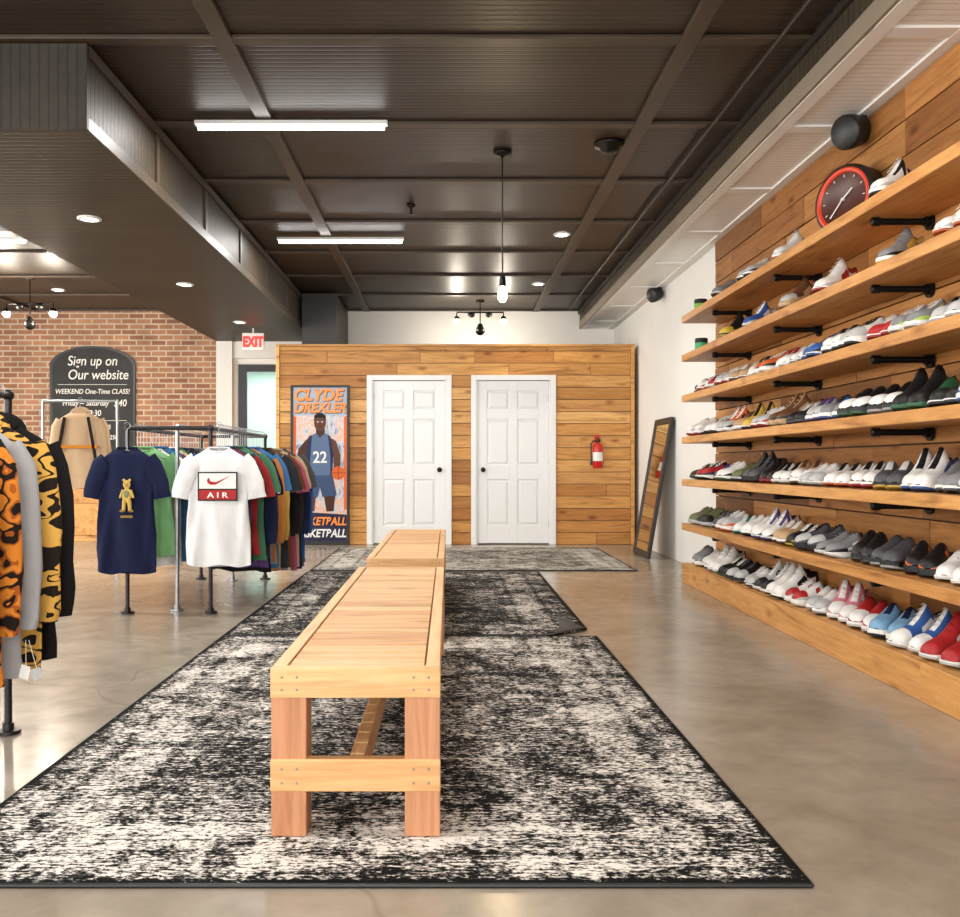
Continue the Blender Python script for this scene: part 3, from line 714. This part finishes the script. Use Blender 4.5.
# ------------------------------------------------------------------ LIGHT FITTINGS
def area(name,loc,rot,sx,sy,e,col=(1,1,1)):
    l=bpy.data.lights.new(name,'AREA');l.shape='RECTANGLE';l.size=sx;l.size_y=sy;l.energy=e;l.color=col
    o=bpy.data.objects.new(name,l);o.location=loc;o.rotation_euler=rot;scene.collection.objects.link(o);return o
def pt(name,loc,e,col,r=.04,spot=None):
    l=bpy.data.lights.new(name,'SPOT' if spot else 'POINT');l.energy=e;l.color=col;l.shadow_soft_size=r
    if spot: l.spot_size=spot;l.spot_blend=.8
    o=bpy.data.objects.new(name,l);o.location=loc;scene.collection.objects.link(o);return o
WARM=(1,.88,.72);NEU=(1,.97,.93)
def led(x0,x1,y,e=60):
    g=group('led_tube_light',((x0+x1)/2,y,H));z=H-.04
    mb=MB();mb.box(x0,x1,y-.03,y+.03,z-.02,z+.005);mb.build('batten_housing',[M_whitep],g,.003)
    mb=MB();mb.cyl((x0+.02,y,z-.035),(x1-.02,y,z-.035),.016,seg=16);mb.build('tube',[M_led],g)
    area('led_tube_lamp',((x0+x1)/2,y,z-.056),(0,0,0),x1-x0-.06,.03,e,NEU)
led(-1.63,-.39,5.93);led(-1.665,-.43,8.96);led(-5.35,-4.10,8.96)
led(-5.35,-4.10,5.0);led(-1.63,-.39,2.3);led(-1.63,-.39,-.8)
def downlight(x,y,z,e=45):
    g=group('downlight',(x,y,z));M=Matrix.Translation((x,y,z))
    mb=MB();mb.lathe([(.085,0),(.085,-.008),(.062,-.014),(.058,-.004)],24,0,M=M);mb.lathe([(.058,-.006),(0,-.006)],24,1,M=M)
    mb.build('trim_ring',[M_whitep,M_spot],g)
    pt('downlight_lamp',(x,y,z-.03),e,WARM,.05,2.4)
for y in (6.67,9.1,11.5): downlight(-2.6,y,2.789,60)
downlight(1.11,8.96,H-.002,76);downlight(1.12,11.4,H-.002,72);downlight(1.13,4.0,H-.002,66);downlight(1.13,1.2,H-.002,50)
downlight(-5.0,11.8,H-.002,90);downlight(-6.6,9.5,H-.002,60)
mb=MB();mb.lathe([(0,0),(.11,0),(.11,-.02),(.075,-.03),(.06,-.06),(.02,-.07),(0,-.07)],28,0,M=Matrix.Translation((1.13,6.43,H-.001)));mb.build('smoke_detector',[M_black])
mb=MB();mb.lathe([(0,0),(.04,0),(.035,-.02),(.012,-.03),(.01,-.07),(.028,-.08),(0,-.085)],16,0,M=Matrix.Translation((-.32,7.95,H-.001)));mb.build('ceiling_sprinkler',[M_black])
g=group('pendant_lamp',(.39,6.6,H));M=Matrix.Translation((.39,6.6,0))
mb=MB();mb.lathe([(0,H-.001),(.065,H-.001),(.065,H-.02),(.02,H-.035),(.006,H-.05)],24,0,M=M);mb.cyl((0,0,H-.04),(0,0,2.34),.005,seg=8,M=M);mb.lathe([(.006,2.36),(.022,2.345),(.024,2.285),(.018,2.28)],16,0,M=M);mb.build('cord_and_socket',[M_black],g)
mb=MB();mb.lathe([(.014,2.285),(.02,2.265),(.034,2.225),(.034,2.2),(.02,2.172),(0,2.166)],20,0,M=M);mb.build('bulb',[M_bulb],g)
pt('pendant_lamp_light',(.39,6.6,2.12),14,(1,.75,.45),.04)
def trackfix(x,y,z,w,e=18):
    g=group('track_spotlight_fixture',(x,y,z));mb=MB()
    mb.lathe([(0,H-.001),(.06,H-.001),(.055,H-.03),(.01,H-.035)],20,0,M=Matrix.Translation((x,y,0)));mb.cyl((x,y,H-.02),(x,y,z),.008,seg=8)
    mb.cyl((x-w/2,y,z),(x+w/2,y,z),.011,seg=8)
    for u,d in((-w/2,.1),(0,.2),(w/2,.1)): mb.cyl((x+u,y,z),(x+u,y,z-d+.03),.008,seg=8);mb.lathe([(.012,.05),(.03,.04),(.042,0)],16,0,M=Matrix.Translation((x+u,y,z-d)))
    mb.sphere((x,y,z-.25),(.065,.065,.065),16,10)
    mb.sphere((x-.12,y,z-.03),(.05,.05,.04),12,8);mb.sphere((x+.12,y,z-.03),(.05,.05,.04),12,8)
    mb.build('arms',[M_black],g)
    mb=MB()
    for u in(-w/2,w/2): mb.sphere((x+u,y,z-.12),(.045,.045,.045),14,8)
    mb.build('bulbs',[M_spot],g)
    for u in(-w/2,w/2): pt('spotlight_lamp',(x+u,y-.05,z-.19),e,WARM,.04)
trackfix(.44,12.6,3.09,.64,20);trackfix(-5.0,11.0,2.93,.56,42);

# ------------------------------------------------------------------ CLOTHING
def shirt(mb,cx,y,zt,col,long=False,w=1.0,L=.80,hd=.022,mat=0,yaw=0,collar=None,ph=None,hood=False):
    ph=R.uniform(0,6) if ph is None else ph
    M=Matrix.Translation((cx,y,zt))@Matrix.Rotation(yaw,4,'Z')@Matrix.Diagonal((w,1,1,1))
    rowsb=[(0,.072,.6),(-.022,.105,.8),(-.05,.155,.9),(-.085,.20,1),(-.13,.208,1.05),(-.20,.208,1.1),(-.29,.206,1.2),(-.38,.208,1.25),(-.47*L/.8,.21,1.3),(-.56*L/.8,.213,1.35),(-.65*L/.8,.216,1.4),(-.74*L/.8,.219,1.45),(-L,.222,1.5)]
    n=44;rings=[]
    for ri,(z,hw,k) in enumerate(rowsb):
        r=[];dn=min(1,-z/.35);last=ri==len(rowsb)-1
        for i in range(n):
            a=2*math.pi*i/n;ca,sa=math.cos(a),math.sin(a)
            x=hw*(abs(ca)**.75)*(1 if ca>=0 else -1)
            x*=1+dn*.03*math.sin(z*9+ph)
            yy=hd*k*sa+ dn*.016*math.sin(x*30+ph+z*5)+dn*.010*math.sin(x*63+ph*2-z*9)
            yy+=dn*.006*math.sin((abs(x)+z*.55)*60+ph)
            zz=z+(.0 if ri else -.03*max(0,-sa)*1.0)+ (.010*math.sin(x*26+ph) if last else 0)
            r.append((x,yy,zz))
        rings.append(r)
    mb.loft(rings,mat,col,M,cap1=tuple(c*.4 for c in col))
    co=collar or tuple(c*.8 for c in col)
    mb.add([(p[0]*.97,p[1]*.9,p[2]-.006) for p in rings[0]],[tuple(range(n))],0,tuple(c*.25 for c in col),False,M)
    for i in range(n):
        mb.cyl(rings[0][i],rings[0][(i+1)%n],.007,seg=5,mat=mat if not collar else 0,col=co,M=M,caps=False)
    for sgn in(-1,1):
        path=[(.150,-.095,.075),(.19,-.13,.074),(.215,-.18,.072),(.238,-.24,.070),(.252,-.30,.069),(.258,-.335,.068)] if not long else [(.155,-.10,.075),(.195,-.17,.072),(.215,-.27,.066),(.226,-.38,.060),(.230,-.50,.055),(.234,-.60,.050),(.236,-.66,.044),(.236,-.70,.036)]
        rr=[]
        for pi,(x,z,r0) in enumerate(path):
            nx=path[min(pi+1,len(path)-1)];pv=path[max(pi-1,0)]
            tx,tz=nx[0]-pv[0],nx[1]-pv[1];l=math.hypot(tx,tz);ox,oz=-tz/l,tx/l
            ring=[]
            for i in range(16):
                a=2*math.pi*i/16
                rw=r0*(1+.06*math.sin(pi*2.4+ph*sgn))
                u=rw*math.cos(a);v=hd*1.2*math.sin(a)*(1+.3*math.sin(pi*2.1+ph+i))+.006*math.sin(u*90+pi*1.3+ph)
                ring.append((sgn*(x+ox*u),v,z+oz*u))
            rr.append(ring)
        mb.loft(rr,mat,col,M,cap0=col,cap1=tuple(c*.35 for c in col))
    if hood:
        mb.sphere((0,.015,-.03),(.10,.03,.075),16,10,mat,col,M)
def hanger(mb,cx,y,zt,zr,mat=1,r=.0022):
    mb.cyl((cx,y,zt-.05),(cx,y,zr-.012),r,seg=6,mat=mat)
    pts=[Vector((cx+.0,y,zr-.012))]
    for i in range(8):
        a=-math.pi/2+ i*math.pi*1.35/7;pts.append(Vector((cx+.022*math.cos(a),y,zr+.012+.022*math.sin(a))))
    for a,b in zip(pts[:-1],pts[1:]): mb.cyl(a,b,r,seg=6,mat=mat)
    for s in(-1,1): mb.cyl((cx,y,zt-.015),(cx+s*.19,y,zt-.085),.005,seg=6,mat=mat)
CYC=[MG,C(40,84,150),BK,C(150,44,44),C(60,62,66),C(70,120,90),NV,C(206,196,180),C(96,66,124),BK,C(186,120,60),C(130,132,134),C(60,110,160),C(110,40,50),C(196,166,80),C(40,44,50),C(150,176,196),C(98,60,36),BK,WH,C(112,114,70),C(30,90,90),C(170,80,110),C(44,40,44),C(178,156,126),NV]
g=group('clothing_rack',(-1.88,7.1,0));mb=MB();rz=1.25;YE_=8.05
def post(x,y,h=rz,m=0):
    mb.cyl((x,y,.012),(x,y,h),.014,mat=m);mb.cyl((x,y,.002),(x,y,.014),.045,seg=16,mat=m);mb.cyl((x,y,.012),(x,y,.04),.021,mat=m)
for x in(-2.16,-1.60):
    post(x,6.2);post(x,YE_);mb.tube([(x,6.2,rz),(x,YE_,rz)],.014);mb.sphere((x,6.2,rz),(.022,.022,.022));mb.sphere((x,YE_,rz),(.022,.022,.022))
mb.tube([(-2.16,6.2,rz),(-1.6,6.2,rz)],.014);mb.tube([(-2.16,YE_,rz),(-1.6,YE_,rz)],.014)
mb.build('pipe_frame',[M_pipeb],g)
mb=MB();post(-1.86,6.32,rz+.02);post(-1.86,YE_-.1,rz+.02);mb.tube([(-1.86,6.32,rz+.02),(-1.86,YE_-.1,rz+.02)],.013);mb.build('chrome_rail',[M_pipe],g)
def graphic_shirt(name,cx,y,zt,col,w,L,kind,yaw=0):
    gg=group(name,(cx,y,.8));mb=MB();shirt(mb,cx,y,zt,col,False,w,L,.030,yaw=yaw,ph=1.0);mb.build('garment',[M_fab,M_pipe],gg)
    mb=MB();hanger(mb,cx,y,zt,rz,mat=0);mb.build('hanger',[M_pipe],gg)
    yy=y-.072
    if kind=='bear':
        mb=MB();Yb=C(200,166,84);Yd=C(140,108,50);S=.80;bx=cx+.02;bz=.80
        T=Matrix.Translation((bx,yy,bz))@Matrix.Scale(S,4)@Matrix.Translation((0,0,-.84))
        mb.sphere((0,.01,.93),(.032,.008,.036),14,8,0,Yb,T);mb.sphere((-.024,.01,.965),(.012,.007,.012),10,6,0,Yb,T);mb.sphere((.024,.01,.965),(.012,.007,.012),10,6,0,Yb,T)
        mb.sphere((0,.008,.84),(.040,.009,.062),14,8,0,Yb,T);mb.sphere((0,.004,.85),(.026,.009,.036),14,8,0,C(120,130,90),T)
        for s in(-1,1):
            mb.cyl((s*.03,.01,.885),(s*.055,.01,.82),.013,.010,seg=8,col=Yb,M=T);mb.cyl((s*.02,.01,.80),(s*.026,.01,.72),.018,.015,seg=8,col=Yb,M=T)
            mb.sphere((s*.034,.008,.712),(.026,.008,.012),10,6,0,Yd,T);mb.sphere((s*.012,0,.938),(.004,.003,.004),6,4,0,BK,T)
        mb.sphere((0,0,.922),(.01,.004,.008),8,5,0,Yd,T)
        mb.box(-.05,.05,0.005,.008,.655,.675,0,Yd,T)
        mb.build('bear_print',[M_paint],gg)
    else:
        mb=MB();bx=cx+.01
        mb.box(bx-.13,bx+.13,yy,yy+.003,.765,.955,0,BK);mb.box(bx-.121,bx+.121,yy-.001,yy,.845,.946,0,WH);mb.box(bx-.121,bx+.121,yy-.001,yy,.774,.836,0,C(168,38,38))
        mb.poly([(bx-.07,.90),(bx-.06,.918),(bx-.045,.893),(bx-.01,.888),(bx+.085,.93),(bx-.01,.872),(bx-.045,.87),(bx-.065,.882)],yy-.002,0,RD)
        mb.build('print_block',[M_paint],gg,recalc=False)
        txt('A I R',(bx,yy-.003,.786),.05,M_whitep,gg,name='print_lettering',sx=1.3,bold=.001)
graphic_shirt('navy_t_shirt',-2.135,6.12,1.115,C(20,26,56),.90,.83,'bear')
graphic_shirt('white_t_shirt',-1.52,6.10,1.115,C(224,224,223),.97,.78,'a')
mb=MB();i=0;y=6.32
while y<YE_-.06:
    t=(y-6.3)/(YE_-6.3)
    c=CYC[i%len(CYC)]
    LL=R.uniform(.74,.84) if t<.25 else R.uniform(.78,.86)+.16*t
    shirt(mb,-1.575+.10*t+R.uniform(-.02,.03),y,1.125+R.uniform(-.02,.01),c,i>3 and R.random()<.4,R.uniform(.95,1.1),LL,.014,yaw=R.uniform(-.22,.08));hanger(mb,-1.59,y,1.13,rz)
    y+=R.uniform(.048,.072);i+=1
mb.build('hanging_shirts',[M_fab,M_pipe])
mb=MB();y=6.34;i=0
while y<YE_-.06:
    c=[C(128,182,124),C(190,176,150),WH,C(60,110,150),C(160,60,50)][i] if i<5 else CYC[(i*7+3)%len(CYC)]
    shirt(mb,-2.08+R.uniform(-.03,.03),y,1.125+R.uniform(-.02,.01),c,R.random()<.3,R.uniform(.9,1.0),R.uniform(.7,.84),.016,yaw=R.uniform(-.1,.1));hanger(mb,-2.14,y,1.13,rz)
    y+=R.uniform(.055,.08);i+=1
mb.build('hanging_shirts',[M_fab,M_pipe])
g=group('clothing_rack',(-1.64,2.6,0));mb=MB()
for y in (1.9,3.43): post(-1.64,y,1.26)
mb.tube([(-1.64,1.9,1.26),(-1.64,3.43,1.26)],.014);mb.sphere((-1.64,3.43,1.26),(.022,.022,.022))
mb.build('pipe_frame',[M_pipeb],g)
O1=C(216,132,48);O2=C(168,88,34);KD=C(34,26,21);Y1=C(212,164,78);Y2=C(180,130,56)
M_c1=camo('orange_leopard_fleece',[(0,KD),(.36,O2),(.42,O1),(.54,O2),(.58,KD),(.64,O1)],15,0,1.2)
M_c2=camo('yellow_black_tiger_fleece',[(0,KD),(.37,Y1),(.47,KD),(.51,Y1),(.60,KD),(.66,Y2)],8,.3,1,(.8,1,1.8))
def jacket(name,y,col,mat,mats,w=1.0,yaw=0,L=.86):
    mb=MB();shirt(mb,-1.64,y,1.15,col,True,w,L,.026,mat=mat,yaw=yaw,hood=True);hanger(mb,-1.64,y,1.15,1.26,mat=1);mb.build(name,mats)
FM=[M_fab,M_pipe,M_c1,M_c2]
jacket('orange_leopard_print_hoodie',2.97,C(230,130,40),2,FM,.92)
jacket('grey_sweatshirt',3.10,C(160,160,162),0,FM,.94)
jacket('tiger_print_hoodie',3.23,C(200,150,60),3,FM,.99)
jacket('black_hoodie',3.36,C(22,21,22),0,FM,.97)
jacket('grey_sweatshirt',2.83,C(90,90,94),0,FM,.9);jacket('black_hoodie',2.68,C(30,30,32),0,FM,.9)
mb=MB();mb.add([(-1.415,3.03,.30),(-1.385,3.03,.29),(-1.375,3.03,.335),(-1.405,3.03,.345)],[(0,1,2,3)],0,WH);mb.add([(-1.37,3.04,.285),(-1.34,3.04,.30),(-1.35,3.04,.335),(-1.38,3.04,.32)],[(0,1,2,3)],0,LG)
mb.cyl((-1.39,3.03,.34),(-1.40,3.05,.42),.001,seg=5,col=WH);mb.cyl((-1.36,3.04,.33),(-1.39,3.05,.42),.001,seg=5,col=WH);mb.build('price_tags',[M_paint])
g=group('clothing_rack',(-3.5,9.0,0));mb=MB()
for x in(-3.92,-3.2): post(x,8.9,1.62)
mb.tube([(-3.92,8.9,1.62),(-3.2,8.9,1.62)],.013);mb.build('pipe_frame',[M_pipe],g)
mb=MB();shirt(mb,-3.56,8.9,1.52,C(190,160,126),True,1.0,.75,.05,yaw=.15,hood=True)
M2=Matrix.Translation((-3.56,8.82,1.52))
for s in(-1,1): mb.box(s*.10-.012,s*.10+.012,-.02,.0,-.62,-.08,0,C(30,28,28),M2@Matrix.Rotation(-s*.18,4,'Y'))
mb.box(-.2,.2,-.02,0,-.36,-.33,0,C(190,120,40),M2);hanger(mb,-3.56,8.9,1.52,1.62);mb.build('tan_jacket_stand_in',[M_fab,M_pipe])  # tan jacket added as a stand-in for a small cutout figure and folding sign
g=group('wooden_display_cabinet',(-4.3,12.4,0))
simple('carcass',[(-5.0,-3.7,12.1,12.13,0,.9),(-5.0,-4.96,12.13,12.7,0,.9),(-3.74,-3.7,12.13,12.7,0,.9),(-5.02,-3.68,12.07,12.72,.9,.94)],[M_woodX],.004,g)
simple('drawer_fronts',[(-4.94,-4.37,12.08,12.098,.08,.46),(-4.33,-3.76,12.08,12.098,.08,.46),(-4.94,-4.37,12.08,12.098,.5,.86),(-4.33,-3.76,12.08,12.098,.5,.86)],[M_shelf],.004,g)
mb=MB()
for i,k in enumerate(['wr','r','wk','o']):
    s=sty(k)
    for q in(-1,1): shoe(mb,-4.85+i*.3+q*.06,12.35,.941,-math.pi/2,s[0],s[1],s[2],s[3])
mb.build('sneaker_row',[M_shoe])

# ------------------------------------------------------------------ DAYLIGHT
DAY=(1,.985,.965)
area('storefront_daylight',(-.45,YF+.02,1.65),(math.pi/2,0,0),4.5,2.4,310,DAY)
area('storefront_daylight_b',(-5.4,YF+.02,1.65),(math.pi/2,0,0),4.3,2.4,270,DAY)
for yc,w in((0,3.9),(4.6,3.9),(9.1,3.7)):
    area('side_window_daylight',(XL+.02,yc,1.7),(0,-math.pi/2,0),1.9,w,195,DAY)
w=bpy.data.worlds.new('World');scene.world=w;w.use_nodes=True
bg=w.node_tree.nodes['Background'];bg.inputs[0].default_value=(.9,.95,1,1);bg.inputs[1].default_value=1.3
l=area('rear_doorway_daylight',(-2.7,YB+1.6,2.6),(0,0,0),1.5,1.2,60,DAY)

cam=bpy.data.cameras.new('Camera');co=bpy.data.objects.new('Camera',cam);scene.collection.objects.link(co)
co.location=(0,0,1);co.rotation_euler=(math.pi/2,0,0);cam.lens=34.5;cam.sensor_width=36;cam.shift_x=.0333;cam.shift_y=.0068;cam.clip_start=.05
scene.camera=co
scene.view_settings.view_transform='Standard';scene.view_settings.look='None';scene.view_settings.exposure=0
